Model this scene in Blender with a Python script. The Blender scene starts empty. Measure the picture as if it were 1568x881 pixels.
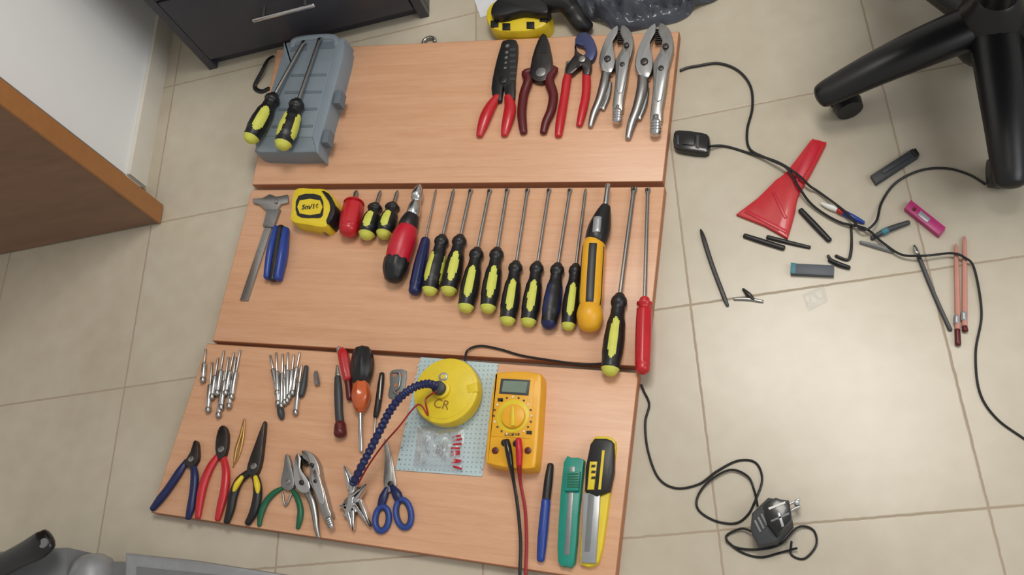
import bpy, bmesh, math, random
from mathutils import Vector, Matrix, Euler, noise
random.seed(7)
# ------------------------------------------------------------------ camera / site survey
CAM=Vector((1.1004,-0.9005,1.2785)); EUL=Euler((0.4412,0.3007,-0.028),'XYZ'); FPX=1409.8
RM=EUL.to_matrix()
def U(u,v,z=0.0):
    """surveyed plan position -> world point lying on the horizontal surface of height z"""
    d=RM@Vector(((u-784)/FPX,-(v-440.5)/FPX,-1.0)); t=(z-CAM.z)/d.z
    return CAM+d*t
def UY(u,v,y):
    d=RM@Vector(((u-784)/FPX,-(v-440.5)/FPX,-1.0)); t=(y-CAM.y)/d.y
    return CAM+d*t
def mpp(u,v,z=0.0): return (U(u+5,v,z)-U(u-5,v,z)).length/10
# ------------------------------------------------------------------ materials
def lin(c):
    r=[]
    for x in c:
        x/=255.0; r.append(x/12.92 if x<=.04045 else ((x+.055)/1.055)**2.4)
    return (*r,1.0)
_M={}
def mat(name,rgb,rough=.45,metal=0.0,noise_amt=.08,scale=60,bump=0.0,coat=0.0,trans=0.0,alpha=1.0,spec=.5):
    if name in _M: return _M[name]
    m=bpy.data.materials.new(name); m.use_nodes=True; nt=m.node_tree; b=nt.nodes['Principled BSDF']
    b.inputs['Roughness'].default_value=rough; b.inputs['Metallic'].default_value=metal
    b.inputs['Specular IOR Level'].default_value=spec
    b.inputs['Coat Weight'].default_value=coat; b.inputs['Transmission Weight'].default_value=trans; b.inputs['Alpha'].default_value=alpha
    tc=nt.nodes.new('ShaderNodeTexCoord'); n=nt.nodes.new('ShaderNodeTexNoise'); n.inputs['Scale'].default_value=scale; n.inputs['Detail'].default_value=4
    nt.links.new(tc.outputs['Object'],n.inputs['Vector'])
    mx=nt.nodes.new('ShaderNodeMix'); mx.data_type='RGBA'
    c=lin(rgb); d=tuple(max(0,x*(1-noise_amt*2)) for x in c[:3])+(1,); e=tuple(min(1,x*(1+noise_amt)) for x in c[:3])+(1,)
    mx.inputs[6].default_value=d; mx.inputs[7].default_value=e
    nt.links.new(n.outputs['Fac'],mx.inputs[0]); nt.links.new(mx.outputs[2],b.inputs['Base Color'])
    if bump:
        bp=nt.nodes.new('ShaderNodeBump'); bp.inputs['Strength'].default_value=bump; bp.inputs['Distance'].default_value=.001
        nt.links.new(n.outputs['Fac'],bp.inputs['Height']); nt.links.new(bp.outputs['Normal'],b.inputs['Normal'])
    _M[name]=m; return m
BLK=mat('black_rubber',(26,26,28),.4); BLKG=mat('black_gloss_plastic',(18,18,20),.25,coat=.25)
DKG=mat('dark_grey_plastic',(60,62,66),.45); YG=mat('lime_yellow_grip',(212,214,92),.5)
YEL=mat('yellow_plastic',(232,204,44),.4); ORY=mat('amber_yellow_plastic',(240,176,38),.38)
RED=mat('red_vinyl',(196,30,40),.35,coat=.2); DRED=mat('maroon_vinyl',(92,22,26),.35); BRED=mat('scarlet_plastic',(196,24,48),.38)
STL=mat('brushed_steel',(172,170,168),.34,1.0,.1,200); CHR=mat('chrome',(205,205,205),.22,1.0,.05,40); DST=mat('dark_steel',(84,80,80),.38,1.0,.15,90)
GST=mat('grey_tool_steel',(150,150,150),.4,.8,.12,150); BGS=mat('blue_grey_steel',(78,84,125),.4,.5)
NAVY=mat('navy_plastic',(26,36,84),.38); BLU=mat('blue_plastic',(35,66,150),.35); LBLU=mat('royal_blue_ring',(42,70,145),.38)
GRN=mat('green_vinyl',(22,96,66),.38); TEAL=mat('teal_plastic',(24,142,124),.38); ORG=mat('orange_acetate',(205,95,42),.22,coat=.4)
CASE=mat('grey_case_plastic',(128,140,150),.5,0,.06,30,.1); CASED=mat('grey_case_groove',(104,115,125),.55)
LCD=mat('lcd_panel',(120,138,122),.3); WHT=mat('white_print',(235,235,230),.6); CHAR=mat('charcoal_laminate',(62,63,70),.4,0,.06,20)
BRASS=mat('brass',(190,150,90),.35,.9); PINK=mat('magenta_plastic',(180,50,115),.35)
CLIPG=mat('matte_grey_metal',(130,134,135),.45,.6); SALM=mat('salmon_wood',(205,145,130),.55); PAPER=mat('white_paper',(225,228,234),.7)
RIM=mat('smoky_clear_rim',(160,165,160),.25); OFFW=mat('painted_wall',(246,248,248),.7,0,.02,8,.15); TRIM=mat('skirting_tile',(222,216,204),.4,0,.05,20)
SILV=mat('silver_plastic',(165,168,172),.35,.4); GREY=mat('mid_grey_plastic',(120,122,124),.45); RWIRE=mat('red_wire',(160,34,36),.4)
def wood(name,c1,c2,ang=0,rough=.42,sc=1.0):
    m=bpy.data.materials.new(name); m.use_nodes=True; nt=m.node_tree; b=nt.nodes['Principled BSDF']; b.inputs['Roughness'].default_value=rough
    tc=nt.nodes.new('ShaderNodeTexCoord'); mp=nt.nodes.new('ShaderNodeMapping'); mp.inputs['Rotation'].default_value=(0,0,ang); mp.vector_type='POINT'
    mp2=nt.nodes.new('ShaderNodeMapping'); mp2.inputs['Scale'].default_value=(3*sc,60*sc,20*sc)
    nt.links.new(tc.outputs['Object'],mp.inputs['Vector']); nt.links.new(mp.outputs['Vector'],mp2.inputs['Vector'])
    n=nt.nodes.new('ShaderNodeTexNoise'); n.inputs['Scale'].default_value=1.6; n.inputs['Detail'].default_value=8; n.inputs['Distortion'].default_value=.8
    nt.links.new(mp2.outputs['Vector'],n.inputs['Vector'])
    mp3=nt.nodes.new('ShaderNodeMapping'); mp3.inputs['Scale'].default_value=(25*sc,420*sc,80*sc); nt.links.new(mp.outputs['Vector'],mp3.inputs['Vector'])
    n2=nt.nodes.new('ShaderNodeTexNoise'); n2.inputs['Scale'].default_value=1.6; n2.inputs['Detail'].default_value=3; nt.links.new(mp3.outputs['Vector'],n2.inputs['Vector'])
    ad=nt.nodes.new('ShaderNodeMath'); ad.operation='MULTIPLY_ADD'; ad.inputs[1].default_value=.4; nt.links.new(n2.outputs['Fac'],ad.inputs[0]); 
    ml=nt.nodes.new('ShaderNodeMath'); ml.operation='MULTIPLY'; ml.inputs[1].default_value=.65; nt.links.new(n.outputs['Fac'],ml.inputs[0]); nt.links.new(ml.outputs[0],ad.inputs[2])
    cr_=nt.nodes.new('ShaderNodeValToRGB'); cr_.color_ramp.elements[0].position=.34; cr_.color_ramp.elements[1].position=.68
    cr_.color_ramp.elements[0].color=lin(c1); cr_.color_ramp.elements[1].color=lin(c2)
    nt.links.new(ad.outputs[0],cr_.inputs[0]); nt.links.new(cr_.outputs[0],b.inputs['Base Color']); return m
BEECH=wood('beech_veneer',(209,156,120),(223,175,140),ang=.2,rough=.36)
BEDGE=mat('beech_edge_band',(178,118,82),.5)
DOORF=wood('brown_door_veneer',(118,88,68),(134,102,80),0,.45,.5); DOORE=mat('door_edge_lipping',(168,114,66),.45)
# ------------------------------------------------------------------ mesh builder
def cr(pts,n=6,closed=False):
    pts=[tuple(map(float,p)) for p in pts]; out=[]; N=len(pts)
    if N<3 and not closed: return [tuple(a+(b-a)*i/n for a,b in zip(pts[0],pts[1])) for i in range(n+1)]
    rng=range(N if closed else N-1)
    for i in rng:
        if closed: p0,p1,p2,p3=pts[i-1],pts[i],pts[(i+1)%N],pts[(i+2)%N]
        else: p0,p1,p2,p3=pts[max(i-1,0)],pts[i],pts[i+1],pts[min(i+2,N-1)]
        for k in range(n):
            t=k/n
            out.append(tuple(.5*((2*b)+(-a+c)*t+(2*a-5*b+4*c-d)*t*t+(-a+3*b-3*c+d)*t**3) for a,b,c,d in zip(p0,p1,p2,p3)))
    if not closed: out.append(pts[-1])
    return out
class MB:
    def __init__(s,name,z0=0.0): s.bm=bmesh.new(); s.mats=[]; s.name=name; s.z0=z0
    def mi(s,m):
        if m not in s.mats: s.mats.append(m)
        return s.mats.index(m)
    def sweep(s,cs,rs,m,seg=16,flat=1.0,closed=False,rnd=True,matfn=None,secfn=None,zr=None):
        cs=[Vector(c) for c in cs]; n=len(cs)
        rad=[(r,r*flat) if not isinstance(r,tuple) else r for r in rs]
        if zr: rad=[(a,zr) for a,b in rad]
        tan=[]
        for i in range(n):
            if closed: t=cs[(i+1)%n]-cs[i-1]
            else: t=cs[min(i+1,n-1)]-cs[max(i-1,0)]
            if t.length<1e-9: t=Vector((1,0,0))
            tan.append(t.normalized())
        ts=[i/(n-1) for i in range(n)]
        if rnd and not closed:
            a=[];ra=[];ta=[];tt=[]
            for k in (80,55,28):
                q=math.radians(k); e=min(rad[0]); a.append(cs[0]-tan[0]*e*.7*math.sin(q)); ra.append((rad[0][0]*math.cos(q),rad[0][1]*math.cos(q))); ta.append(tan[0]); tt.append(0)
            b=[];rb=[];tb=[]
            for k in (28,55,80):
                q=math.radians(k); e=min(rad[-1]); b.append(cs[-1]+tan[-1]*e*.7*math.sin(q)); rb.append((rad[-1][0]*math.cos(q),rad[-1][1]*math.cos(q))); tb.append(tan[-1])
            cs=a+cs+b; rad=ra+rad+rb; tan=ta+tan+tb; ts=tt+ts+[1]*3; n=len(cs)
        rings=[]; prev=None
        for i in range(n):
            t=tan[i]; sd=t.cross(Vector((0,0,1)))
            if sd.length<.15: sd=prev if prev is not None else Vector((1,0,0))
            sd=(sd-t*sd.dot(t)).normalized(); prev=sd; up=sd.cross(t).normalized()
            ring=[]
            for k in range(seg):
                th=2*math.pi*k/seg; f=secfn(ts[i],th) if secfn else 1
                ring.append(s.bm.verts.new(cs[i]+sd*rad[i][0]*math.cos(th)*f+up*rad[i][1]*math.sin(th)*f))
            rings.append(ring)
        idx=s.mi(m)
        for i in range(n if closed else n-1):
            A=rings[i];B=rings[(i+1)%n]; 
            for k in range(seg):
                f=s.bm.faces.new((A[k],A[(k+1)%seg],B[(k+1)%seg],B[k]))
                tm=(ts[i]+ts[(i+1)%n])/2 if not closed else ts[i]
                mm=matfn(tm,2*math.pi*(k+.5)/seg) if matfn else None
                f.material_index=s.mi(mm) if mm else idx
        if not closed:
            for R,fl in ((rings[0],1),(rings[-1],0)):
                f=s.bm.faces.new(R if fl==0 else R[::-1]); mm=matfn(0 if fl else 1,0) if matfn else None
                f.material_index=s.mi(mm) if mm else idx
    def plate(s,pts,z0,z1,m,bev=0.0,top=None):
        P=[Vector((p[0],p[1])) for p in pts]; n=len(P)
        area=sum(P[i].x*P[(i+1)%n].y-P[(i+1)%n].x*P[i].y for i in range(n))
        if area<0: P=P[::-1]
        def inset(d):
            o=[]
            for i in range(n):
                a=(P[i]-P[i-1]);b=(P[(i+1)%n]-P[i])
                a=a.normalized() if a.length>1e-9 else Vector((1,0)); b=b.normalized() if b.length>1e-9 else a
                na=Vector((-a.y,a.x));nb=Vector((-b.y,b.x)); q=na+nb
                q=q.normalized() if q.length>.2 else na
                c=max(.6,q.dot(na)); o.append(P[i]+q*d/c)
            return o
        lv=[(P,z0)]
        if bev>0: lv+=[(P,z1-bev),(inset(bev*.3),z1-bev*.3),(inset(bev),z1)]
        else: lv+=[(P,z1)]
        R=[[s.bm.verts.new((p.x,p.y,z)) for p in pp] for pp,z in lv]; idx=s.mi(m)
        for a,b in zip(R[:-1],R[1:]):
            for i in range(n):
                f=s.bm.faces.new((a[i],a[(i+1)%n],b[(i+1)%n],b[i])); f.material_index=idx
        f=s.bm.faces.new(R[-1]); f.material_index=s.mi(top) if top else idx
        f=s.bm.faces.new(R[0][::-1]); f.material_index=idx
    def S(s,pts,m,flat=1.0,n=5,seg=12,rnd=True,z=None,smooth=True,lift=True,**k):
        """pts (u,v,w[,h]) : plan path, width, height of underside above base"""
        q=[(p[0],p[1],p[2],p[3] if len(p)>3 else 0.0) for p in pts]
        if smooth: q=cr(q,n)
        cs=[];rs=[]
        for u,v,w,h in q:
            r=w/2*mpp(u,v,s.z0); zz=s.z0+h+(r*flat if lift else 0); cs.append(U(u,v,zz)); rs.append((r,r*flat))
        s.sweep(cs,rs,m,seg,rnd=rnd,**k)
    def P(s,pts,h0,h1,m,bev=0.0,n=0,top=None):
        if n: pts=cr(pts,n,True)
        s.plate([U(p[0],p[1],s.z0+h1) for p in pts],s.z0+h0,s.z0+h1,m,bev,top)
    def disc(s,u,v,w,h0,h1,m,bev=0.0,asp=1.0,seg=28):
        c=U(u,v,s.z0+h1); r=w/2*mpp(u,v,s.z0+h1)
        s.plate([(c.x+r*math.cos(2*math.pi*i/seg),c.y+r*asp*math.sin(2*math.pi*i/seg)) for i in range(seg)],s.z0+h0,s.z0+h1,m,bev)
    def box(s,c,sx,sy,z0,z1,m,ang=0,bev=0.0,r=0.0):
        pts=[]
        for qx,qy,a0 in ((1,1,0),(-1,1,90),(-1,-1,180),(1,-1,270)):
            if r>0:
                for k in range(6):
                    a=math.radians(a0+90*k/5); pts.append((qx*(sx/2-r)+r*math.cos(a),qy*(sy/2-r)+r*math.sin(a)))
            else: pts.append((qx*sx/2,qy*sy/2))
        ca,sa=math.cos(ang),math.sin(ang)
        s.plate([(c[0]+x*ca-y*sa,c[1]+x*sa+y*ca) for x,y in pts],z0,z1,m,bev)
    def text(s,body,size,u,v,h,ang,m,bold=0):
        cu=bpy.data.curves.new('t','FONT'); cu.body=body; cu.size=size; cu.align_x='CENTER'; cu.align_y='CENTER'; cu.extrude=.0002; cu.offset=bold
        o=bpy.data.objects.new('t',cu); bpy.context.collection.objects.link(o); bpy.context.view_layer.update()
        me=bpy.data.meshes.new_from_object(o.evaluated_get(bpy.context.evaluated_depsgraph_get()))
        c=U(u,v,s.z0+h); M=Matrix.Translation((c.x,c.y,s.z0+h+.0003))@Matrix.Rotation(ang,4,'Z'); me.transform(M)
        nf=len(s.bm.faces); s.bm.from_mesh(me); s.bm.faces.ensure_lookup_table(); i=s.mi(m)
        for f in s.bm.faces[nf:]: f.material_index=i
        bpy.data.objects.remove(o); bpy.data.meshes.remove(me); bpy.data.curves.remove(cu)
    def done(s,ang=35,recalc=True):
        if recalc: bmesh.ops.recalc_face_normals(s.bm,faces=s.bm.faces)
        me=bpy.data.meshes.new(s.name); 
        vs=s.bm.verts; lo=Vector((min(v.co.x for v in vs),min(v.co.y for v in vs),min(v.co.z for v in vs))); hi=Vector((max(v.co.x for v in vs),max(v.co.y for v in vs),max(v.co.z for v in vs)))
        c=(lo+hi)/2; c.z=lo.z
        for v in vs: v.co-=c
        s.bm.to_mesh(me); s.bm.free()
        for m in s.mats: me.materials.append(m)
        me.shade_smooth(); me.set_sharp_from_angle(angle=math.radians(ang))
        o=bpy.data.objects.new(s.name,me); o.location=c; bpy.context.collection.objects.link(o); return o
TB=.018   # board thickness
# ------------------------------------------------------------------ floor
def floor_mat():
    m=bpy.data.materials.new('ceramic_floor_tiles'); m.use_nodes=True; nt=m.node_tree; b=nt.nodes['Principled BSDF']; L=nt.links.new
    tc=nt.nodes.new('ShaderNodeTexCoord'); sp=nt.nodes.new('ShaderNodeSeparateXYZ'); L(tc.outputs['Object'],sp.inputs[0])
    def M(op,a,bv=None,c=None):
        n=nt.nodes.new('ShaderNodeMath'); n.operation=op
        for i,x in enumerate((a,bv,c)):
            if x is None: continue
            if isinstance(x,(int,float)): n.inputs[i].default_value=x
            else: L(x,n.inputs[i])
        return n.outputs[0]
    wob=nt.nodes.new('ShaderNodeTexNoise'); wob.inputs['Scale'].default_value=60; L(tc.outputs['Object'],wob.inputs['Vector'])
    wv=M('MULTIPLY',M('SUBTRACT',wob.outputs['Fac'],.5),.0026)
    ds=[];cells=[]
    for ax in 'XY':
        q=M('DIVIDE',M('ADD',sp.outputs[ax],wv),.333); fr=M('FRACT',M('ADD',q,.5)); ds.append(M('MULTIPLY',M('ABSOLUTE',M('SUBTRACT',fr,.5)),.333)); cells.append(M('FLOOR',q))
    d=M('MINIMUM',ds[0],ds[1])
    g=nt.nodes.new('ShaderNodeMapRange'); g.interpolation_type='SMOOTHSTEP'; g.inputs[1].default_value=.0006; g.inputs[2].default_value=.0024; L(d,g.inputs[0])
    n1=nt.nodes.new('ShaderNodeTexNoise'); n1.inputs['Scale'].default_value=4; n1.inputs['Detail'].default_value=6; L(tc.outputs['Object'],n1.inputs['Vector'])
    n2=nt.nodes.new('ShaderNodeTexNoise'); n2.inputs['Scale'].default_value=30; n2.inputs['Detail'].default_value=5; L(tc.outputs['Object'],n2.inputs['Vector'])
    f=M('ADD',M('MULTIPLY',n1.outputs['Fac'],.65),M('MULTIPLY',n2.outputs['Fac'],.35))
    wn=nt.nodes.new('ShaderNodeTexWhiteNoise'); wn.noise_dimensions='2D'; cb=nt.nodes.new('ShaderNodeCombineXYZ'); L(cells[0],cb.inputs[0]); L(cells[1],cb.inputs[1]); L(cb.outputs[0],wn.inputs['Vector'])
    f=M('ADD',f,M('MULTIPLY',M('SUBTRACT',wn.outputs['Value'],.5),.1))
    rp=nt.nodes.new('ShaderNodeValToRGB'); rp.color_ramp.elements[0].position=.3; rp.color_ramp.elements[1].position=.72
    rp.color_ramp.elements[0].color=lin((184,173,153)); rp.color_ramp.elements[1].color=lin((203,194,176)); L(f,rp.inputs[0])
    mx=nt.nodes.new('ShaderNodeMix'); mx.data_type='RGBA'; mx.inputs[6].default_value=lin((168,151,130)); L(g.outputs[0],mx.inputs[0]); L(rp.outputs[0],mx.inputs[7]); L(mx.outputs[2],b.inputs['Base Color'])
    r=nt.nodes.new('ShaderNodeMapRange'); r.inputs[3].default_value=.7; r.inputs[4].default_value=.27; L(g.outputs[0],r.inputs[0]); L(r.outputs[0],b.inputs['Roughness'])
    bp=nt.nodes.new('ShaderNodeBump'); bp.inputs['Strength'].default_value=.35; bp.inputs['Distance'].default_value=.001; L(M('ADD',g.outputs[0],M('MULTIPLY',n2.outputs['Fac'],.2)),bp.inputs['Height']); L(bp.outputs['Normal'],b.inputs['Normal'])
    return m
bm=bmesh.new()
for c in ((-2,-2.6),(3.6,-2.6),(3.6,2.6),(-2,2.6)): bm.verts.new((c[0],c[1],0))
for c in ((-2,-2.6),(3.6,-2.6),(3.6,2.6),(-2,2.6)): bm.verts.new((c[0],c[1],-.05))
v=list(bm.verts); bm.faces.new(v[:4]); bm.faces.new(v[7:3:-1])
for i in range(4): bm.faces.new((v[i],v[4+i],v[4+(i+1)%4],v[(i+1)%4]))
bmesh.ops.recalc_face_normals(bm,faces=bm.faces)
me=bpy.data.meshes.new('floor'); bm.to_mesh(me); me.materials.append(floor_mat()); o=bpy.data.objects.new('floor',me); bpy.context.collection.objects.link(o)
# ------------------------------------------------------------------ wall, skirting, door
b=MB('wall_left'); b.box((-.155,1.30),.24,2.42,0,2.5,OFFW); b.done()
b=MB('baseboard_left'); b.box((-.0305,1.30),.009,2.42,0,.05,TRIM,bev=.002); b.box((-.155,.0865),.24,.006,0,.05,TRIM); b.done()
b=MB('door_1'); b.box((-.40,.016),.84,.036,.004,2.05,DOORF); 
b.box((.0215,.016),.005,.040,.004,2.05,DOORE,bev=.001); b.done()
b=MB('door_stop'); b.sweep([(-.028,.075,.012),(-.028,.055,.012)],[.010,.010],STL); b.sweep([(-.028,.058,.012),(-.05,.058,.02)],[.005,.008],CHR); b.done()
# ------------------------------------------------------------------ drawer cabinet
def cabinet():
    e=bpy.data.objects.new('drawer_cabinet',None); bpy.context.collection.objects.link(e)
    x0,x1,y0=.083,.571,.352
    b=MB('carcass'); b.box(((x0+x1)/2,y0+.24),x1-x0,.45,.0,.62,CHAR,bev=.002); ch=[b.done()]
    b=MB('side_panels')
    for x in (x0+.009,x1-.009): b.box((x,y0+.008),.018,.018,0,.62,CHAR,bev=.001)
    ch.append(b.done())
    b=MB('drawer_fronts')
    for z0,z1 in ((.03,.20),(.206,.38),(.386,.60)): 
        x=(x0+.021,x1-.021)
        b.box(((x[0]+x[1])/2,y0+.006),x[1]-x[0],.018,z0,z1,CHAR,bev=.002)
    ch.append(b.done())
    b=MB('drawer_handles')
    a=UY(388,30,y0-.028); c=UY(481,9,y0-.028); z=(a.z+c.z)/2
    for dz in (0,.175,.35):
        b.sweep([(a.x,y0-.028,z+dz),(c.x,y0-.028,z+dz)],[.0045]*2,CHR)
        for t in (.15,.85):
            x=a.x+(c.x-a.x)*t; b.sweep([(x,y0-.028,z+dz),(x,y0,z+dz)],[.004]*2,CHR,rnd=False)
    ch.append(b.done())
    for o in ch: o.parent=e
cabinet()
# ------------------------------------------------------------------ shelf boards
def board(cs):
    b=MB('wooden_shelf_board'); b.plate([U(x,y,TB) for x,y in cs],0.0005,TB,BEDGE,.0012,top=BEECH); b.done()
board([(424,76),(1040,48),(1015,278),(386,283)])
board([(385,291),(1018,286),(989,562),(325,522)])
board([(317,526),(978,571),(942,893),(231,785)])
# ------------------------------------------------------------------ screwdrivers
def stan(t):
    ks=[(0,.5),(.04,.74),(.1,.78),(.16,.62),(.24,.68),(.4,.9),(.6,1),(.75,1),(.86,.9),(.92,.84),(.97,.86),(1,.72)]
    for (a,x),(c,y) in zip(ks[:-1],ks[1:]):
        if t<=c: q=(t-a)/(c-a); q=q*q*(3-2*q); return x+(y-x)*q
    return ks[-1][1]
def driver(name,tip,hs,he,w,z0=TB,main=BLK,win=YG,wang=100,sw=5,cap=True,flat_tip=False,prof=stan,flute=0,shm=STL,lift=0,wr=.46):
    b=MB(name,z0+lift); r=w/2*mpp(*he,z0); sr=sw/2*mpp(*he,z0)
    A=U(*tip,z0+lift+sr*1.1); E=U(*he,z0+lift+r*1.0); d=(E-A).normalized(); H=U(*hs,z0+lift+r*.95); H=A+d*(H-A).dot(d)
    T=A+d*.012
    if flat_tip: b.sweep([A,A+d*.004,T,H+d*.01],[(sr*1.5,sr*.3),(sr*1.5,sr*.45),(sr,sr),(sr,sr)],shm,12,rnd=False)
    else: b.sweep([A,A+d*.003,A+d*.006,H+d*.01],[sr*.35,sr*.75,sr,sr],shm,12,rnd=False)
    b.sweep([A,A+d*.006],[sr*.4,sr*.9],DST,8,rnd=False)
    n=40; L=(E-H).length; cs=[H+d*L*i/n for i in range(n+1)]; rs=[r*prof(i/n) for i in range(n+1)]
    wa=math.radians(wang)
    def mf(t,th):
        if win is None: return None
        if cap and t>.985: return win
        for k in range(3):
            da=(th-wa-k*2*math.pi/3+math.pi)%(2*math.pi)-math.pi
            if abs((t-.60)/.27)**2.6+abs(da/wr)**2.6<1: return win
        return None
    def sf(t,th):
        if flute: return 1-.07*(.5+.5*math.cos(flute*th))*(1 if .12<t<.92 else 0)
        return 1-.035*(1-math.cos(3*(th-wa)))*(1 if .2<t<.9 else .2)
    b.sweep(cs,rs,main,44,matfn=mf,secfn=sf)
    return b.done(50)
N='screwdriver'
row=[((695,290),(673,361),(658,446),27,65,BLK,YG),((721,290),(704,361),(687,446),28,110,BLK,YG),((750,290),(727,381),(713,472),28,105,BLK,YG),
 ((777,289),(760,381),(747,473),28,110,BLK,YG),((808,289),(788,402),(777,492),28,108,BLK,YG),((841,289),(821,403),(809,494),28,104,BLK,YG),
 ((873,289),(852,405),(840,498),28,60,BLK,NAVY),((897,289),(879,406),(870,500),26,105,BLK,YG)]
for t,h,e,w,a,m1,m2 in row: driver(N,t,h,e,w,main=m1,win=m2,wang=a,sw=5,flat_tip=(w==28))
driver(N,(971,287),(945,452),(934,568),33,wang=100,sw=7,flat_tip=True)
def acet(t): 
    return .62 if t<.03 else (.95 if t<.10 else (.7 if t<.15 else (.9+.1*math.sin(t*3.1) if t<.93 else .85)))
driver(N,(992,288),(988,458),(984,566),26,main=RED,win=None,sw=6,flat_tip=True,prof=acet,flute=6)
def slim(t): return .6+.4*math.sin(min(1,t*1.3+.1)*math.pi*.55) if t<.9 else .92
driver(N,(668,290),(651,366),(635,446),19,main=NAVY,win=None,sw=3,prof=slim,flute=8)
driver('stubby_screwdriver',(546,292),(542,304),(534,353),30,main=RED,win=None,sw=7,prof=acet,flute=6)
driver('stubby_screwdriver',(583,292),(573,311),(561,360),27,wang=100,sw=5)
driver('stubby_screwdriver',(609,292),(600,310),(588,359),27,wang=100,sw=5)
# ratchet screwdriver, red with chuck
b=MB('ratchet_screwdriver',TB)
b.S([(642,285,7,.010),(640,300,10,.009)],CHR); b.S([(641,290,12,.008),(639,297,16,.007),(638,303,16,.006),(637,309,13,.007),(635,316,17,.006),(633,326,19,.005),(631,333,17,.006)],CHR,n=4,seg=20)
b.S([(630,333,22,.003),(626,343,27,.001),(623,353,27,.001)],BLK,seg=24)
b.S([(623,354,30,.001),(619,364,34,0),(613,382,35,0),(608,400,33,0)],BRED,seg=28); b.S([(608,399,34,0),(605,412,33,0),(603,424,26,.003)],BLK,seg=28,secfn=lambda t,th:1-.05*math.cos(8*th))
b.text('MAX',.014,611,374,.036,math.radians(72),WHT,.0004); b.done(45)
# big ratchet screwdriver yellow/black
b=MB('ratchet_screwdriver',TB)
b.S([(931,284,8,.012),(927,318,9,.012)],CHR); b.S([(927,318,16,.008),(923,330,24,.004),(918,348,32,0),(913,366,32,0),(911,372,28,.002)],BLK,seg=26,n=4,secfn=lambda t,th:1-.04*math.cos(10*th))
b.S([(915,333,12,.030),(913,355,12,.031)],SILV,flat=.4)
b.S([(911,371,27,.003),(909,380,34,0),(906,425,35,0),(904,462,35,0),(903,472,30,.002)],ORY,seg=36,matfn=lambda t,th: BLK if (abs(((th-math.radians(100)+math.pi)%(2*math.pi))-math.pi)<.30 or abs(((th-math.radians(30)+math.pi)%(2*math.pi))-math.pi)<.12 or abs(((th-math.radians(165)+math.pi)%(2*math.pi))-math.pi)<.12) and .25<t<.9 else None)
b.S([(903,472,34,0),(903,484,39,0),(903,497,34,0)],ORY,seg=28); b.done(45)
# ------------------------------------------------------------------ board 2 others
b=MB('vernier_caliper',TB)
b.P([(415,318),(426,318),(379,460),(367,460)],0,.004,STL,.0006)
b.P([(386,304),(402,303),(413,297),(423,301),(440,298),(441,310),(430,313),(424,322),(406,322),(396,313),(388,311)],0,.0055,STL,.001)
b.P([(408,320),(428,320),(418,348),(402,346)],0,.007,GST,.001)
b.disc(422,308,6,.005,.009,STL,.001)
for i in range(30):
    t=i/30; v=352+100*t; u=415-.345*(v-318)+2; w=2.5 if i%5 else 4.5
    b.P([(u,v),(u+w,v+.2),(u+w,v+.7),(u,v+.5)],.004,.0041,GREY)
b.done()
b=MB('folding_pocket_knife',TB)
b.S([(424,350,9,0),(416,385,12,0),(410,425,10,0)],BLU,flat=1.4,seg=16); b.S([(438,352,9,0),(433,390,12,0),(426,427,10,0)],BLU,flat=1.4,seg=16)
b.S([(431,349,10,.001),(425,390,12,.001),(418,428,10,.001)],DST,flat=1.2,seg=10)
for k in range(3): b.S([(428+k*3,353,2,.010),(422+k*3,390,2,.012),(415+k*3,424,2,.010)],STL,seg=6)
b.done()
b=MB('tape_measure',TB)
out=[(452,291),(480,289),(500,291),(511,305),(513,322),(505,338),(497,349),(470,345),(447,340),(446,325)]
b.P([(x-1,y-1) for x,y in out],0,.030,YEL,.004,n=4)
b.P([(457,300),(491,300),(494,330),(480,334),(455,330)],.029,.0305,BLK,n=3)
b.P([(492,292),(503,296),(511,310),(512,326),(503,342),(499,338),(505,322),(503,308)],.0,.032,BLK,.001,n=2)
b.P([(459,307),(490,307),(490,327),(459,327)],.0305,.031,YEL,n=2)
b.text('5m/16',.013,475,317,.0312,-.12,BLK,.0003); b.P([(492,346),(500,349),(498,357),(491,354)],0,.012,STL,.001); b.done()
# ------------------------------------------------------------------ board 1 tools
b=MB('tool_case',TB)
b.P([(433,71),(440,63),(520,56),(527,64),(525,88),(488,224),(481,233),(396,233),(390,224),(393,204),(430,84)],0,.038,CASE,.007,n=2)
b.P([(448,96),(509,93),(478,210),(406,208)],.036,.0395,CASE,.0012)
for k in range(4):
    t=.15+.23*k; u0=448-42*t;u1=509-31*t; v=96+114*t; b.P([(u0+4,v),(u1-4,v-1),(u1-5,v+3),(u0+3,v+4)],.039,.0405,CASED,.0005)
b.P([(446,69),(470,67),(470,77),(444,79)],.037,.0386,CASED); b.P([(490,65),(514,63),(512,74),(490,75)],.037,.0386,CASED)
b.S([(448,72,8,.032),(455,61,9,.032),(508,57,9,.032),(515,69,8,.032)],CASE,flat=.7)
for u,v in ((514,138),(496,198)): b.P([(u,v),(u+9,v),(u+5,v+20),(u-4,v+20)],.02,.040,CASED,.001)
b.done()
driver(N,(466,62),(424,145),(384,212),25,wang=130,sw=5,lift=.0408,flat_tip=True,wr=.6)
driver(N,(490,58),(460,153),(433,222),26,wang=60,sw=5,lift=.0408,flat_tip=True,wr=.6)
b=MB('carrying_strap',0); b.S([(418,86,5),(410,92,5,.01),(402,108,6,.01),(390,132,6),(400,140,6),(412,135,6)],BLK,flat=.5); b.done()
b=MB('wire_stripper',TB)
b.P([(766,72),(770,62),(786,60),(792,66),(791,90),(788,120),(787,150),(776,153),(770,130),(767,153),(757,152),(752,135),(757,105),(762,85)],.002,.010,BLK,.0015,n=2)
for v,w in ((70,6),(80,5),(88,5),(96,4),(104,4)): b.disc(777-(v-70)*.1,v,w,.0095,.0105,GST)
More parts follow.
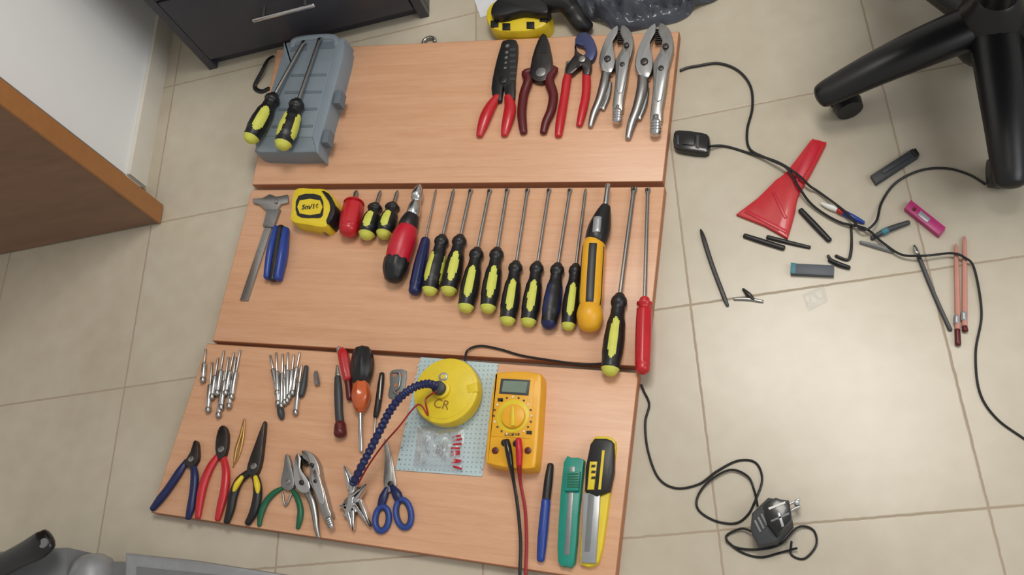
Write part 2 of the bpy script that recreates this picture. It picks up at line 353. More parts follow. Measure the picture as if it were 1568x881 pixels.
b.disc(770,122,12,.009,.0125,DST,.001)
for k in range(6): b.P([(781,74+k*9),(790,74+k*9),(789,78+k*9),(781,78+k*9)],.0098,.0106,DKG)
b.S([(762,148,12,.001),(752,162,16,0),(744,178,18,0),(738,195,15,0),(734,208,10,.001)],RED,flat=.7); b.S([(778,148,12,.001),(781,163,17,0),(779,178,18,0),(775,195,15,0),(772,207,10,.001)],RED,flat=.7); b.done()
b=MB('combination_pliers',TB)
b.P([(828,53),(836,53),(841,70),(845,95),(843,115),(828,125),(812,118),(812,100),(818,75)],.001,.013,DST,.002,n=2)
b.P([(831.3,54),(832.3,54),(829,98),(828,98)],.0129,.0133,BLK); b.disc(828,110,16,.012,.015,GST,.0015)
for k in range(6): b.P([(826,60+k*4),(837,60+k*4),(837,61+k*4),(826,61+k*4)],.013,.0134,BLK)
b.S([(816,108,10,.003),(804,112,11,.003),(809,122,14,.001),(802,145,14,0),(799,170,14,0),(800,188,13,0),(802,203,11,0)],DRED,flat=.8); b.S([(838,108,10,.003),(850,106,10,.003),(841,122,14,.001),(847,145,14,0),(844,168,14,0),(836,187,13,0),(832,203,11,0)],DRED,flat=.8); b.done()
b=MB('water_pump_pliers',TB)
b.P([(884,52),(898,49),(909,60),(913,76),(908,90),(897,96),(889,90),(897,80),(893,70),(880,66)],.001,.011,BGS,.002,n=2)
b.P([(880,66),(884,78),(894,84),(905,92),(902,113),(893,113),(890,100),(876,112),(866,112),(868,98),(879,84)],.003,.013,DST,.002,n=2)
b.disc(891,90,11,.012,.016,STL,.001); b.disc(885,101,6,.0125,.0145,BLK)
b.S([(872,108,9,.003),(868,122,13,.001),(864,150,13,0),(858,185,14,0),(855,208,11,0)],RED,flat=.75); b.S([(896,108,9,.003),(898,120,13,.001),(897,145,13,0),(892,170,13,0),(887,192,10,0)],RED,flat=.75)
b.S([(871,96,8,.005),(868,113,8,.004)],GST,flat=.8); b.done()
def locking(A,B,z0=TB,name='locking_pliers',wid=1.0,mirror=1,body=STL,lev=1.0):
    b=MB(name,z0); a=U(*A,z0); c=U(*B,z0); L=(c-a).length; d=(c-a)/L; n=Vector((-d.y,d.x,0))*mirror*wid
    def F(t,s): p=a+d*t*L+n*s*L; return (p.x,p.y)
    def pl(pts,h0,h1,m,bev,sm=2): b.plate([F(*p) for p in cr(pts,sm,True)],z0+h0,z0+h1,m,bev)
    pl([(0,.015),(.05,.08),(.14,.12),(.27,.13),(.42,.10),(.6,.085),(.8,.06),(.9,.055),(.9,-.03),(.75,-.03),(.55,-.02),(.38,-.03),(.27,.02),(.17,.035),(.09,.0)],.001,.014,body,.002)
    pl([(0,-.025),(.05,-.09),(.13,-.13),(.26,-.17),(.38,-.18),(.47,-.14),(.5,-.06),(.4,-.03),(.3,-.04),(.18,-.06),(.09,-.02)],.002,.015,CHR,.002)
    pl([(.30,.10),(.36,.02),(.52,.0),(.7,.0),(.72,.05),(.5,.09)],.012,.0165,CHR,.001)
    for t,s,r in ((.36,-.10,.03),(.24,.07,.024),(.44,.04,.022)): 
        q=F(t,s); b.plate([(q[0]+r*L*math.cos(k*.5236),q[1]+r*L*math.sin(k*.5236)) for k in range(12)],z0+.012,z0+.0185,DST,.001)
    for k in range(7): 
        t=.05+k*.02; q=[F(t,-.025),F(t,.03),F(t+.007,.03),F(t+.007,-.025)]; b.plate(q,z0+.003,z0+.012,DST)
    def tube(pts,m,flat=1,h=.0): 
        q=cr(pts,5); b.sweep([Vector((*F(t,s),z0+h+r*L*flat)) for t,s,r in q],[(r*L,r*L*flat) for t,s,r in q],m,12)
    tube([(.42,-.12,.035),(.58,-.12*lev-.01,.045),(.75,-.17*lev,.04),(.88,-.22*lev,.034),(1.0,-.25*lev,.022)],STL,.8,.001)
    tube([(.58,-.08,.022),(.72,-.09,.02),(.84,-.13,.018)],CHR,.7,.003)
    tube([(.85,.012,.03),(.93,.012,.03)],GST,1,.003)
    q=[Vector((*F(.9+.1*i/8,.012),z0+.012)) for i in range(9)]; b.sweep(q,[L*(.042 if i%2 else .036) for i in range(9)],CHR,18)
    b.done()
locking((952,46),(945,192),wid=.95,lev=.95); locking((1010,43),(1003,211),wid=.92,lev=.85)
# ------------------------------------------------------------------ board 3
b=MB('precision_screwdriver_set',TB)
for (a,c) in (((315,536),(311,580)),((325,556),(319,626)),((334,549),(325,606)),((343,538),(333,600)),((350,548),(339,622)),((358,541),(346,600)),((368,537),(355,606)),((344,570),(335,634)),((361,548),(351,620))):
    m_=((a[0]+c[0])/2,(a[1]+c[1])/2); b.S([(a[0],a[1],3),(m_[0],m_[1],3)],STL,seg=8,smooth=False); b.S([(m_[0],m_[1],7),(c[0],c[1],7)],CHR,seg=10,smooth=False); b.S([(c[0],c[1],8),(c[0]-.5,c[1]+4,8)],STL,seg=10,smooth=False)
b.done()
b=MB('precision_screwdriver_set',TB)
for (a,c) in (((414,545),(425,600)),((423,541),(426,616)),((433,543),(431,620)),((441,541),(440,612)),((450,544),(443,606)),((459,541),(448,600)),((462,560),(453,630)),((436,560),(436,615))):
    m_=(a[0]*.6+c[0]*.4,a[1]*.6+c[1]*.4); b.S([(a[0],a[1],3),(m_[0],m_[1],3)],STL,seg=8,smooth=False); b.S([(m_[0],m_[1],7),(c[0],c[1],7)],CHR,seg=10,smooth=False); b.S([(c[0],c[1],8),(c[0]-.5,c[1]+4,8)],STL,seg=10,smooth=False)
b.S([(469,562,6),(465,590,9),(461,605,9)],DKG); b.S([(428,618,6),(430,632,10),(432,641,6)],DKG); b.done()
b=MB('screwdriver_bit',TB); b.S([(484,570,5),(484,576,8),(486,588,8)],GST,n=3,seg=6); b.done()
b=MB('small_red_screwdriver',TB); b.S([(523,537,10),(526,545,14),(530,565,14),(533,580,12)],RED,secfn=lambda t,th:1-.08*math.cos(6*th),seg=24); b.S([(519,534,8),(521,540,8)],CHR); b.S([(533,582,10),(536,610,10)],DRED); b.done()
b=MB('craft_knife',TB); b.S([(517,578,9),(518,600,12),(519,630,12),(521,650,13)],DKG,flat=.8); b.S([(516,560,3),(517,578,8)],STL,flat=.5); b.S([(521,651,16),(521,664,18)],DRED); b.done()
b=MB(N,TB); b.S([(555,541,26),(555,556,30),(554,572,28),(553,586,22)],BLK,seg=30,secfn=lambda t,th:1-.06*math.cos(8*th)); b.S([(553,588,20,.003),(553,605,25,.001),(552,622,19,.003),(552,628,12,.006)],ORG,seg=24,secfn=lambda t,th:1-.05*math.cos(6*th)); b.S([(552,628,7,.007),(553,691,6,.001)],CHR,smooth=False); b.done()
b=MB('pocket_screwdriver',TB); b.S([(585,573,7),(583,590,9),(578,625,9),(575,638,7)],BLK); b.S([(584,576,3,.007),(581,612,3,.008)],STL); b.S([(575,638,3,.002),(572,690,3)],STL,smooth=False); b.done()
b=MB('metal_thickness_gauge',TB)
b.P([(597,571),(606,566),(622,568),(620,590),(617,610),(600,611),(594,606),(597,590)],0,.002,CLIPG,.0005,n=2)
for u,v in ((604,575),(614,575),(606,590),(611,602)): b.disc(u,v,6,.002,.0024,BEDGE); 
b.S([(602,570,3,.002),(612,572,3,.002),(611,592,3,.002),(603,600,3,.002),(613,605,3,.002)],STL); b.done()
def perf():
    m=bpy.data.materials.new('perforated_blue_sheet'); m.use_nodes=True; nt=m.node_tree; bb=nt.nodes['Principled BSDF']; bb.inputs['Roughness'].default_value=.5
    tc=nt.nodes.new('ShaderNodeTexCoord'); mp=nt.nodes.new('ShaderNodeMapping'); mp.inputs['Scale'].default_value=(140,140,0); mp.inputs['Rotation'].default_value=(0,0,.14)
    vr=nt.nodes.new('ShaderNodeTexVoronoi'); vr.inputs['Randomness'].default_value=0; vr.inputs['Scale'].default_value=1
    nt.links.new(tc.outputs['Object'],mp.inputs[0]); nt.links.new(mp.outputs[0],vr.inputs['Vector'])
    r=nt.nodes.new('ShaderNodeValToRGB'); r.color_ramp.elements[0].position=.12; r.color_ramp.elements[1].position=.2; r.color_ramp.elements[0].color=lin((138,152,156)); r.color_ramp.elements[1].color=lin((186,206,210))
    nt.links.new(vr.outputs['Distance'],r.inputs[0]); nt.links.new(r.outputs[0],bb.inputs['Base Color']); return m
b=MB('perforated_prototype_board',TB); b.P([(644,547),(763,557),(738,730),(605,720)],0,.0022,perf(),.0003)
for k in range(9): b.disc(640-3.6*k,560+18*k,3,.002,.0028,CHR); b.disc(757-2.4*k,575+18*k,3,.002,.0028,CHR)
b.done()
PL=mat('clear_polythene',(225,228,232),.18,0,.04,60,trans=.55,alpha=.6)
def sheet(name,corners,z0,amp,m,nx=28,ny=28,base=.004,sc=40,edge=True,extra=None,wob=0):
    b=MB(name,z0); A,B,C,D=[U(x,y,z0) for x,y in corners]; g=[]
    for j in range(ny+1):
        r=[]
        for i in range(nx+1):
            s,t=i/nx,j/ny; p=A*(1-s)*(1-t)+B*s*(1-t)+C*s*t+D*(1-s)*t
            if wob:
                cen=(A+B+C+D)/4; q=p-cen; k=1-wob*abs(2*s-1)**2*abs(2*t-1)**2+wob*.5*noise.noise(Vector((s*3,t*3,1.7))); p=cen+q*k
            e=min(1,4*min(s,1-s,t,1-t)*1.6) if edge else 1
            h=base*(.2+.8*e)+amp*abs(noise.noise(p*sc))*e+amp*.5*abs(noise.noise(p*sc*2.7))*e
            r.append(b.bm.verts.new((p.x,p.y,z0+.0006+h)))
        g.append(r)
    i0=b.mi(m)
    for j in range(ny):
        for i in range(nx): f=b.bm.faces.new((g[j][i],g[j][i+1],g[j+1][i+1],g[j+1][i])); f.material_index=i0
    if extra: extra(b)
    return b
def reds(b):
    for k in range(9):
        v=670+k*5.6; u=694+random.uniform(-3,3); b.S([(u,v,3,.004),(u+12,v+random.uniform(-4,4),3,.004)],BRED,seg=8,smooth=False)
    for k in range(12):
        u=648+random.uniform(0,40);v=668+random.uniform(0,40); b.S([(u,v,4,.003),(u+random.uniform(-5,6),v+7,4,.003)],SILV,seg=8,smooth=False)
sheet('component_bag',[(640,652),(712,655),(706,726),(634,716)],TB+.0025,.007,PL,extra=reds).done(60,False)
b=MB('gooseneck_work_lamp',TB+.0025)
b.disc(685,602,102,0,.006,RIM,.002,seg=48); b.disc(684,600,96,.004,.022,YEL,.002,seg=48); b.disc(682,598,98,.020,.030,YEL,.003,seg=48)
b.disc(681,597,86,.029,.0308,YEL,.0006,seg=48)
b.disc(675,596,26,.030,.037,YEL,.002); b.disc(670,593,20,.036,.046,DKG,.002); b.disc(678,577,14,.030,.033,SILV,.002); b.disc(678,577,7,.032,.034,YEL)
b.P([(714,590),(730,585),(732,600),(716,602)],.029,.0315,YEL,.001)
b.text('CR',.02,676,620,.0309,-.3,mat('pencil_marking',(150,110,30),.6))
path=cr([(668,592,.045),(655,588,.062),(635,593,.075),(614,608,.08),(597,630,.075),(584,655,.066),(570,683,.055),(556,710,.045),(541,740,.03)],14)
pts=[U(u,v,TB+h) for u,v,h in path]
b.sweep(pts,[.0066 if (i%4) in (0,1) else .0050 for i in range(len(pts))],NAVY,16)
rw=cr([(668,600,.05),(652,612,.045),(655,636,.05),(640,620,.06),(610,655,.05),(588,680,.03),(565,712,.025),(548,742,.015)],10)
b.sweep([U(u,v,TB+h) for u,v,h in rw],[.0014]*len(rw),RWIRE,8); b.done()
def cable(name,pts,m=BLK,w=4.2,z0=0,n=8,extra=None):
    b=MB(name,z0); b.S([(p[0],p[1],p[3] if len(p)>3 else w,p[2] if len(p)>2 else 0) for p in pts],m,seg=8,n=n)
    if extra: extra(b)
    b.done()
cable('lamp_cable',[(712,552,.012),(716,537,.004),(735,530,.002),(765,535,.001),(800,545,.001),(850,553,.001),(890,558,.001),(922,557,.001)],z0=TB,w=3.6)
b=MB('digital_multimeter',TB)
b.P([(763,570),(800,568),(822,571),(829,578),(827,625),(821,705),(813,718),(780,717),(750,711),(743,702),(748,640),(757,577)],0,.028,ORY,.004,n=3)
b.P([(763,577),(819,579),(811,672),(751,668)],.027,.0292,ORY,.0008)
b.P([(767,580),(812,582),(809,606),(764,603)],.0285,.030,DKG,.0005); b.P([(771,583),(808,585),(805,602),(768,600)],.0295,.0305,LCD)
b.disc(785,637,50,.029,.0298,YEL,.0005); b.disc(785,637,36,.0295,.035,ORY,.002); b.P([(783,622),(787,622),(788,652),(782,652)],.034,.038,YEL,.001)
for k in range(20):
    a=k*2*math.pi/20; u=785+29*math.cos(a); v=637+29*math.sin(a); b.disc(u,v,3.0,.029,.0302,DKG if k%3 else WHT,seg=8)
for u,v in ((762,610),(806,660)): b.P([(u,v),(u+8,v),(u+8,v+5),(u,v+5)],.029,.0302,BLK)
for u,v in ((772,678),(790,679),(758,690),(808,690)): b.disc(u,v,10,.028,.030,BLK if v<685 else DRED,.0005)
b.text('DIGITAL',.006,784,666,.0292,-.1,BLK); b.done()
def lead(m,m2,pts):
    b=MB('test_lead',TB); b.S([(p[0],p[1],p[3],p[2]) for p in pts[:3]],m,n=5,seg=14); b.S([(p[0],p[1],p[3],p[2]) for p in pts[2:]],m2,n=8,seg=10); b.done()
lead(BLKG,BLK,[(776,676,.030,9),(779,692,.030,10),(782,712,.028,8),(787,740,.010,5),(793,780,.001,5),(797,830,.001,5),(796,872,.001,5),(796,890,.0,5),(796,930,-.012,5)])
lead(BRED,RWIRE,[(794,674,.030,9),(795,690,.030,10),(795,712,.028,8),(797,740,.010,5),(804,780,.001,5),(806,830,.001,5),(805,872,.001,5),(806,890,.0,5),(808,930,-.012,5)])
b=MB('marker_pen',TB); b.S([(843,713,10),(840,735,13),(836,768,13)],BLK); b.S([(836,768,14),(831,820,15),(828,857,12)],BLU); b.done()
b=MB('utility_knife',TB); b.P([(863,707),(875,701),(892,703),(893,715),(885,790),(879,862),(866,867),(854,860),(855,800)],0,.012,TEAL,.002,n=2)
b.P([(872,715),(880,715),(872,850),(864,850)],.011,.0125,GST,.0003); b.P([(866,722),(888,722),(886,752),(864,752)],.012,.018,TEAL,.002)
for k in range(6): b.P([(868,725+4*k),(886,725+4*k),(886,727+4*k),(868,727+4*k)],.018,.0188,GRN)
b.done()
b=MB('snap_off_knife',TB); b.P([(905,676),(920,668),(938,671),(943,685),(936,735),(922,840),(911,866),(892,866),(888,850),(896,740)],0,.010,YEL,.002,n=2)
b.P([(903,680),(918,671),(936,674),(940,690),(933,752),(895,752)],.006,.018,BLK,.004,n=2)
b.P([(893,755),(919,756),(912,863),(890,862)],.006,.0145,SILV,.001); b.P([(901,757),(910,757),(903,845),(895,845)],.0145,.0152,GREY,.0002)
b.P([(903,707),(914,707),(909,750),(899,750)],.017,.0215,YEL,.001)
for k in range(3): b.P([(906,712+9*k),(912,712+9*k),(911,716+9*k),(905,716+9*k)],.0213,.0222,BLK)
b.P([(922,690),(926,690),(920,750),(916,750)],.0175,.0185,YEL); b.done()
def simple(name,head,hm,hl,hr,m,pv,pw=8,tk=.009,flat=.8,extra=None):
    b=MB(name,TB); b.P(head,.001,tk,hm,.0015,n=2); b.disc(pv[0],pv[1],pw,tk-.001,tk+.002,STL,.0008)
    b.S(hl,m,flat=flat); b.S(hr,m,flat=flat)
    if extra: extra(b)
    b.done()
simple('end_cutting_nippers',[(296,676),(301,676),(303,690),(302,705),(293,716),(282,712),(283,705),(291,692)],DST,[(286,706,7),(274,724,11),(258,748,11),(244,766,11),(233,780,8)],[(295,708,7),(298,730,11),(296,755,11),(292,778,11),(288,794,8)],NAVY,(292,703))
simple('diagonal_cutters',[(336,654),(343,652),(348,664),(347,686),(341,702),(333,702),(329,688),(331,667)],DST,[(334,698,8),(322,716,11),(312,740,12),(306,768,11),(303,793,8)],[(341,698,8),(346,722,11),(344,750,12),(338,775,11),(333,796,8)],RED,(338,688),9)
simple('long_nose_pliers',[(402,648),(405,649),(402,680),(399,705),(394,722),(387,730),(378,724),(379,710),(389,682)],DST,[(384,722,9),(367,736,12),(358,756,13),(353,780,12),(347,800,9)],[(389,724,9),(394,742,12),(394,762,13),(388,785,12),(379,802,9)],BLK,(388,714),9,.010,extra=lambda b:(b.S([(371,731,6,.005),(363,742,8,.006),(358,754,5,.006)],YEL),b.S([(391,731,6,.005),(394,744,8,.006),(395,756,5,.006)],YEL)))
simple('flush_cutter_pliers',[(436,698),(441,697),(446,715),(450,735),(449,747),(440,752),(430,745),(430,733),(434,715)],GST,[(434,747,5),(420,755,8),(408,768,9),(400,786,9),(397,805,6)],[(446,748,5),(455,762,8),(460,780,9),(459,795,9),(456,809,6)],GRN,(440,738),7,.008,extra=lambda b:b.S([(433,755,3,.002),(437,775,3,.002),(446,757,3,.002)],STL))
b=MB('tweezers',TB); b.S([(374,642,2,.003),(372,668,4,.002),(366,695,4,.001),(357,716,2,0)],BRASS,flat=.6); b.S([(374,642,2,.001),(368,668,4,0),(361,690,4,0),(358,716,2,0)],BRASS,flat=.6); b.done()
locking((466,695),(512,810),name='locking_pliers',wid=1.1,lev=.7)
b=MB('scissors',TB)
b.P([(588,672),(593,676),(601,705),(607,742),(603,755),(594,752),(590,725)],.002,.004,STL,.0004); b.P([(590,674),(596,690),(600,720),(599,752),(589,757),(587,735),(589,700)],.004,.006,STL,.0004)
b.disc(597,741,8,.006,.008,DST,.0008)
def ring(cu,cv,a,bb,tilt,m,w=8):
    q=[]
    for k in range(28):
        t=2*math.pi*k/28; x=a*math.cos(t);y=bb*math.sin(t); u=cu+x*math.cos(tilt)-y*math.sin(tilt); v=cv+x*math.sin(tilt)+y*math.cos(tilt); r=w/2*mpp(u,v,TB); q.append((U(u,v,TB+r),r))
    b.sweep([x[0] for x in q],[x[1] for x in q],m,12,closed=True)
ring(585,795,11,19,.1,LBLU); ring(618,787,12,22,-.15,LBLU); ring(585,795,8,16,.1,DKG,5); ring(618,787,9,19,-.15,DKG,5)
b.S([(593,748,8,.001),(587,762,13,0),(583,776,11,0)],NAVY,flat=.7); b.S([(600,746,8,.001),(608,758,14,0),(612,768,11,0)],NAVY,flat=.7); b.done()
b=MB('alligator_clip_holder',TB)
def clip(p0,p1,w,h,op=4):
    dx,dy=p1[0]-p0[0],p1[1]-p0[1]; l=math.hypot(dx,dy); nx,ny=-dy/l,dx/l
    for sg in (1,-1):
        b.P([(p0[0]+nx*op*sg*.2,p0[1]+ny*op*sg*.2),(p0[0]+dx*.5+nx*w*.6*sg,p0[1]+dy*.5+ny*w*.6*sg),(p1[0]+nx*(w*.5+op)*sg,p1[1]+ny*(w*.5+op)*sg),(p1[0]+nx*op*sg*.6,p1[1]+ny*op*sg*.6),(p0[0]+dx*.4,p0[1]+dy*.4)],h,h+.009,CHR,.0012)
    b.S([(p0[0]+dx*.45,p0[1]+dy*.45,w*.7,h),(p0[0]+dx*.62,p0[1]+dy*.62,w*.7,h)],DST,seg=12)
clip((526,712),(540,748),9,.004); clip((560,742),(538,765),8,.010); clip((518,775),(545,775),11,.002); clip((540,812),(532,770),10,.002); clip((566,806),(545,768),9,.003)
b.S([(541,740,10,.008),(538,770,12,.004),(530,790,8,.001)],CHR); b.disc(536,772,22,0,.006,GST,.001); b.done()
# ------------------------------------------------------------------ floor objects (right)
cable('power_cable',[(1042,108),(1052,104),(1068,101),(1100,97),(1130,108),(1149,132),(1152,165),(1144,200),(1148,228),(1175,243,.006),(1205,258,.012),(1222,285,.012),(1245,315,.004),(1285,340,.003),(1325,350,.006),(1352,372,.005),(1380,390,.006),(1410,392,.009),(1435,390,.007),(1458,388,.008),(1476,394,.009),(1492,412,.004),(1503,480),(1494,540),(1500,600),(1525,640),(1568,672),(1640,720)])
cable('power_cable',[(1088,224,.006),(1110,224),(1145,234),(1190,248,.010),(1222,268,.013),(1240,285,.008),(1255,295,.003),(1295,325,.010),(1320,352,.010),(1341,340,.008),(1350,310),(1372,280),(1410,261),(1450,258),(1485,268),(1508,282)])
b=MB('inline_power_switch',0)
b.P([(1031,204),(1040,198),(1075,202),(1086,208),(1086,226),(1079,234),(1045,230),(1032,224)],0,.014,BLKG,.004,n=2); b.P([(1046,208),(1064,209),(1063,222),(1045,221)],.013,.016,BLK,.001); b.P([(1066,206),(1071,207),(1070,227),(1065,226)],.013,.0155,DKG,.001); b.P([(1036,207),(1040,207),(1040,222),(1036,221)],.013,.0155,DKG,.001); b.done()
b=MB('ice_scraper',0)
b.P([(1240,216),(1247,213),(1262,217),(1264,222),(1240,268),(1222,300),(1217,325),(1207,360),(1202,363),(1170,345),(1132,330),(1131,325),(1160,303),(1188,275),(1205,262)],0,.006,RED,.0015,n=2)
b.P([(1241,222),(1256,223),(1230,272),(1217,270)],.005,.008,BRED,.001,n=2); b.P([(1182,295),(1186,293),(1206,333),(1201,335)],.005,.0075,BRED,.001); b.P([(1140,325),(1144,321),(1205,352),(1203,357)],.0055,.0075,BRED,.0005); b.done()
def bar(name,a,c,w,h,m,extra=None,bev=.001):
    b=MB(name,0); dx,dy=c[0]-a[0],c[1]-a[1]; l=math.hypot(dx,dy); nx,ny=-dy/l*w/2,dx/l*w/2
    b.P([(a[0]+nx,a[1]+ny),(c[0]+nx,c[1]+ny),(c[0]-nx,c[1]-ny),(a[0]-nx,a[1]-ny)],0,h,m,bev)
    if extra: extra(b)
    b.done()
GREYB=mat('graphite_plastic',(58,60,64),.5); TEALG=mat('dusty_teal_plastic',(62,125,138),.5)
bar('hex_key_holder',(1337,275),(1402,233),15,.008,GREYB,lambda b:(b.P([(1395,231),(1402,226),(1408,235),(1402,240)],0,.010,BLK,.001),b.P([(1350,262),(1353,266),(1395,239),(1392,235)],.008,.010,DKG,.0005)))
b=MB('pencil',0); b.S([(1073,352,3),(1077,364,7),(1090,405,7),(1110,458,7)],BLK,seg=6,n=3); b.S([(1110,458,7),(1114,468,5)],DKG,seg=6); b.done()
b=MB('pencil',0); b.S([(1400,376,3),(1405,388,7),(1430,450,7),(1455,505,7)],DKG,seg=6,n=3); b.S([(1401,380,7,.001),(1404,388,8,.001)],CHR); b.done()
b=MB('hex_key_tool',0); b.S([(1140,361,8),(1165,369,9),(1200,380,9)],BLK,flat=.7); b.S([(1175,363,7),(1210,372,7),(1240,379,6)],BLK,flat=.7); b.done()
b=MB('pen_cap',0); b.S([(1226,322,9),(1248,345,10),(1270,368,9)],BLK,flat=.8); b.done()
b=MB('ballpoint_pen',0); b.S([(1258,312,5),(1270,317,9),(1284,322,9)],WHT); b.S([(1284,322,10),(1292,326,10)],RED); b.S([(1292,326,10),(1310,335,9),(1322,341,6)],BLU); b.done()
b=MB('angled_hex_key',0); b.S([(1303,345,4),(1304,365,4),(1303,385,5),(1298,398,5),(1280,392,5)],BLK); b.done()
b=MB('small_black_clip',0); b.S([(1270,398,7),(1285,405,8),(1300,410,7)],BLK); b.S([(1268,392,5),(1275,402,5)],DKG); b.done()
bar('pencil_lead_case',(1211,411),(1277,414),16,.008,mat('slate_plastic',(82,88,96),.5),lambda b:b.P([(1211,402),(1219,403),(1218,419),(1210,418)],.006,.0085,TEALG,.0005))
b=MB('mechanical_pencil_part',0); b.S([(1335,365,7),(1360,352,10),(1391,341,8)],DKG); b.S([(1352,356,11),(1358,353,11)],TEALG); b.done()
b=MB('grey_pencil_stub',0); b.S([(1318,371,6),(1345,378,8),(1368,386,6)],GREY,seg=6); b.done()
bar('pencil_sharpener',(1390,312),(1443,354),16,.010,PINK,lambda b:(b.P([(1410,322),(1425,335),(1420,341),(1405,329)],.0095,.0115,SILV,.0005),b.disc(1400,320,6,.0095,.0115,DRED)))
for k,(a,c) in enumerate((((1464,374),(1466,505)),((1477,362),(1477,500)))):
    b=MB('drafting_pencil',0); b.S([(a[0],a[1],2,.002),(a[0],a[1]+14,7,.001),(c[0],c[1]-40,9),(c[0],c[1],9)],SALM,seg=8,n=3); b.S([(c[0],c[1],9),(c[0]+1,c[1]+(22 if k==0 else 6),10)],DRED); b.S([(c[0]-1,c[1]-20,10),(c[0]-1,c[1]-10,10)],SILV); b.done()
b=MB('small_metal_compass_arm',0); b.S([(1124,458,5),(1145,458,6),(1168,462,5)],STL,flat=.7); b.S([(1138,443,4),(1147,452,8),(1155,460,4)],DST); b.done()
PLW=mat('thin_clear_film',(225,228,232),.2,0,.02,60,trans=.3,alpha=.22)
sheet('clear_wrapper',[(1228,452),(1262,438),(1268,462),(1238,478)],0,.003,PLW,14,14,base=.0006,sc=60).done(60,False)
# power adapter
b=MB('power_adapter',0)
b.P([(1151,786),(1176,762),(1208,766),(1214,800),(1190,830),(1161,836),(1149,812)],0,.034,GREYB,.003)
b.P([(1168,772),(1188,762),(1209,770),(1213,797),(1190,822),(1174,802)],.030,.041,BLKG,.002)
for k in range(5):
    b.P([(1154+5*k,798-5*k),(1157+5*k,796-5*k),(1166+5*k,814-5*k),(1163+5*k,816-5*k)],.033,.036,GREY,.0005)
b.P([(1176,778),(1202,768),(1203,771),(1178,781)],.040,.042,WHT,.0003); b.P([(1190,786),(1194,785),(1201,806),(1197,808)],.040,.042,SILV,.0003); b.P([(1180,797),(1208,785),(1209,788),(1181,800)],.040,.042,GREY,.0003)
for dv in (0,11): b.S([(1206,774+dv,4,.016),(1224,765+dv,4,.016)],CHR)
b.disc(1220,770,9,.010,.020,SILV,.001)
b.done()
cable('adapter_cable',[(982,590,.002),(986,600,.0),(994,620),(988,648),(992,690),(1008,732),(1035,748),(1070,742),(1098,722),(1130,706),(1157,709),(1167,735),(1156,768),(1144,790),(1125,802),(1095,798),(1070,782),(1068,762),(1085,738,.003),(1118,720,.003),(1145,730,.003),(1155,752,.0),(1160,775,.01)],w=3.8)
cable('adapter_cable',[(1152,815,.008),(1135,810,.004),(1112,822),(1125,838),(1160,842,.004),(1195,834,.006),(1222,808,.004),(1245,812),(1250,835),(1232,856),(1212,850),(1212,830,.006)],w=3.8)
cable('adapter_cable',[(1112,828,.003),(1135,846),(1165,854),(1195,847),(1220,840,.006)],w=3.8)
# ------------------------------------------------------------------ top objects
b=MB('cordless_power_tool',0)
b.P([(743,22),(755,2),(790,-6),(825,-2),(840,10),(839,32),(822,44),(790,48),(755,44)],0,.036,YEL,.006,n=3)
b.P([(750,18),(760,-2),(792,-12),(825,-8),(838,6),(836,20),(800,16),(765,24)],.032,.055,BLK,.006,n=3)
for u,v in ((757,39),(775,43),(812,41),(832,31)): b.P([(u-6,v-8),(u+6,v-8),(u+6,v+2),(u-6,v+2)],.034,.0375,BLK,.001)
b.S([(838,4,30,.02),(862,2,30,.02),(876,16,26,.01),(888,34,26,.005),(900,42,20,0)],BLK,seg=16); b.S([(850,-16,30,.02),(866,2,28,.02)],DKG); b.done()
b=MB('paper_sheet',0); b.plate([U(718,-25,.001),U(765,-40,.001),U(785,10,.001),U(736,27,.001)],.0002,.001,PAPER); b.done()
DBAG=mat('dark_polythene',(80,84,96),.2,0,.2,30,alpha=.92)
sheet('plastic_bag',[(865,-70),(1115,-80),(1105,28),(890,62)],0,.05,DBAG,60,40,base=.010,sc=22,wob=.3).done(60,False)
b=MB('spanner',0)
ctr=U(657,64,.006); b.sweep([ctr+Vector((.012*math.cos(t),.010*math.sin(t),0)) for t in [k*.35-.3 for k in range(12)]],[.0035]*12,STL); b.done()
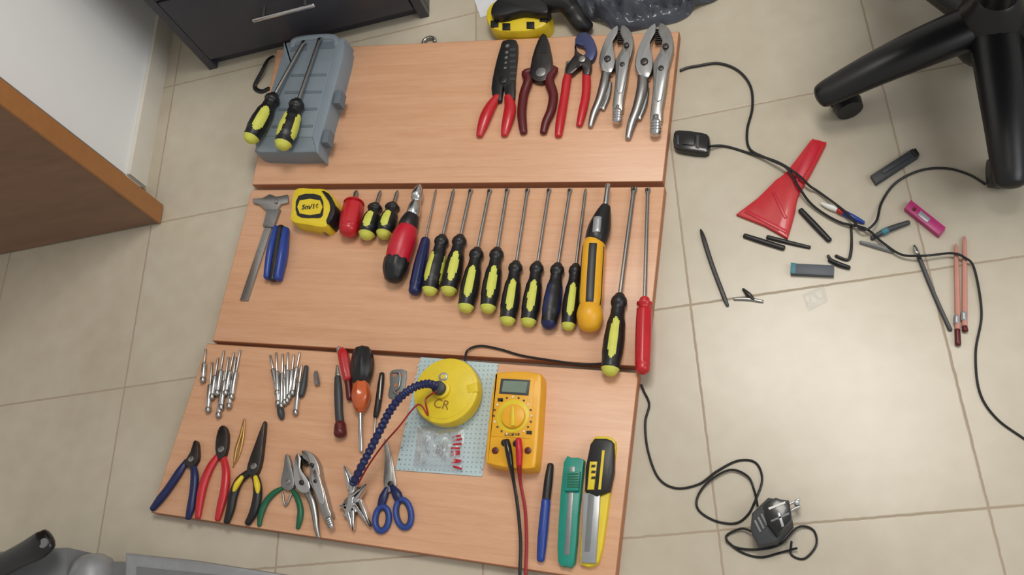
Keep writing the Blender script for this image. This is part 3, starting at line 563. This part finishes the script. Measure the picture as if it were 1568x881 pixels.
# ------------------------------------------------------------------ office chair
def chair():
    e=bpy.data.objects.new('office_chair',None); bpy.context.collection.objects.link(e); ch=[]
    tA=U(1258,150,.055); tB=U(1547,282,.055); mid=(tA+tB)/2; dv=(tB-tA); l=dv.length; pr=Vector((-dv.y,dv.x,0)).normalized(); 
    R=l/(2*math.sin(math.pi/5)); hub=mid+pr*R*math.cos(math.pi/5); hub.z=0; a0=math.atan2(tA.y-hub.y,tA.x-hub.x)
    aB=math.atan2(tB.y-hub.y,tB.x-hub.x); st=(aB-a0+math.pi)%(2*math.pi)-math.pi; st=math.copysign(2*math.pi/5,st); f=R/.30
    CHB=mat('satin_black_nylon',(20,20,22),.34)
    b=MB('star_base')
    for k in range(5):
        a=a0+st*k; d=Vector((math.cos(a),math.sin(a),0)); q=cr([(0.02,.095,.034,.028),(.10,.092,.033,.024),(.2,.08,.028,.020),(.28,.064,.023,.016),(.30,.060,.020,.013)],5)
        b.sweep([hub+d*t*f+Vector((0,0,z)) for t,z,x,y in q],[(x,y) for t,z,x,y in q],CHB,16)
    b.sweep([hub+Vector((0,0,z)) for z in (.055,.09,.12,.13)],[.05,.052,.045,.035],CHB,24)
    ch.append(b.done())
    b=MB('casters')
    for k in range(5):
        a=a0+st*k; d=Vector((math.cos(a),math.sin(a),0)); n=Vector((-d.y,d.x,0)); c=hub+d*.255*f+Vector((0,0,.023))
        for sg in (-1,1): b.sweep([c+n*sg*.005,c+n*sg*.019],[.0225,.020],BLK,20,rnd=False)
        b.sweep([c+Vector((0,0,.0)),c+Vector((0,0,.035))],[.008,.008],DKG,10)
    ch.append(b.done())
    b=MB('gas_lift'); b.sweep([hub+Vector((0,0,.12)),hub+Vector((0,0,.42))],[.026,.026],CHB,20,rnd=False); ch.append(b.done())
    b=MB('seat'); b.box((hub.x+.04,hub.y+.06),.46,.46,.42,.50,BLK,bev=.025,r=.1); ch.append(b.done())
    for o in ch: o.parent=e
chair()
# ------------------------------------------------------------------ bottom-left objects
b=MB('plastic_tool_box',0)
b.P([(-60,850),(20,842),(100,838),(101,960),(-60,980)],0,.09,GREY,.006); b.P([(95,860),(200,860),(205,960),(95,960)],0,.06,GREY,.004)
b.P([(190,846),(300,858),(440,880),(450,940),(190,940)],0,.09,SILV,.006); b.P([(208,868),(425,890),(432,930),(208,930)],.089,.094,GREY,.002)
q=[U(146,990,.06),U(144,930,.06),U(142,880,.06),U(142,872,.06)]; b.sweep(q,[.036,.036,.036,.033],SILV,40)
b.sweep([U(144,900,.06),U(144,895,.06)],[.0375,.0375],GREY,40,rnd=False)
b.done()
b=MB('saucepan_handle',.09)
b.S([(-70,905,30,.0),(0,868,30,.02),(30,852,30,.03),(60,836,34,.035),(74,826,30,.035)],BLKG,flat=.55,seg=20)
b.disc(66,832,12,.055,.0575,GREY); b.done()
# ------------------------------------------------------------------ lights
def area(name,loc,size,power,col,tgt=(.7,-.2,0)):
    l=bpy.data.lights.new(name,'AREA'); l.shape='RECTANGLE'; l.size=size[0]; l.size_y=size[1]; l.energy=power; l.color=col
    o=bpy.data.objects.new(name,l); o.location=loc; o.rotation_euler=(Vector(tgt)-Vector(loc)).to_track_quat('-Z','Y').to_euler(); bpy.context.collection.objects.link(o)
area('ceiling_light',(1.3,.35,2.4),(1.0,.6),27,(1,.96,.88),(.85,-.15,0))
area('fill_light',(2.8,-1.0,1.7),(1.2,1.0),15,(.92,.96,1),(.5,-.2,0))  # added cool fill lamp from the right; no window is modelled there
w=bpy.data.worlds.new('room_ambience'); bpy.context.scene.world=w; w.use_nodes=True; w.node_tree.nodes['Background'].inputs[0].default_value=(.93,.9,.85,1); w.node_tree.nodes['Background'].inputs[1].default_value=.46
cam=bpy.data.cameras.new('camera'); cam.sensor_width=36; cam.lens=FPX/1568*36; cam.clip_start=.02; co=bpy.data.objects.new('camera',cam); co.location=CAM; co.rotation_euler=EUL; bpy.context.collection.objects.link(co); bpy.context.scene.camera=co
bpy.context.scene.view_settings.view_transform='Standard'
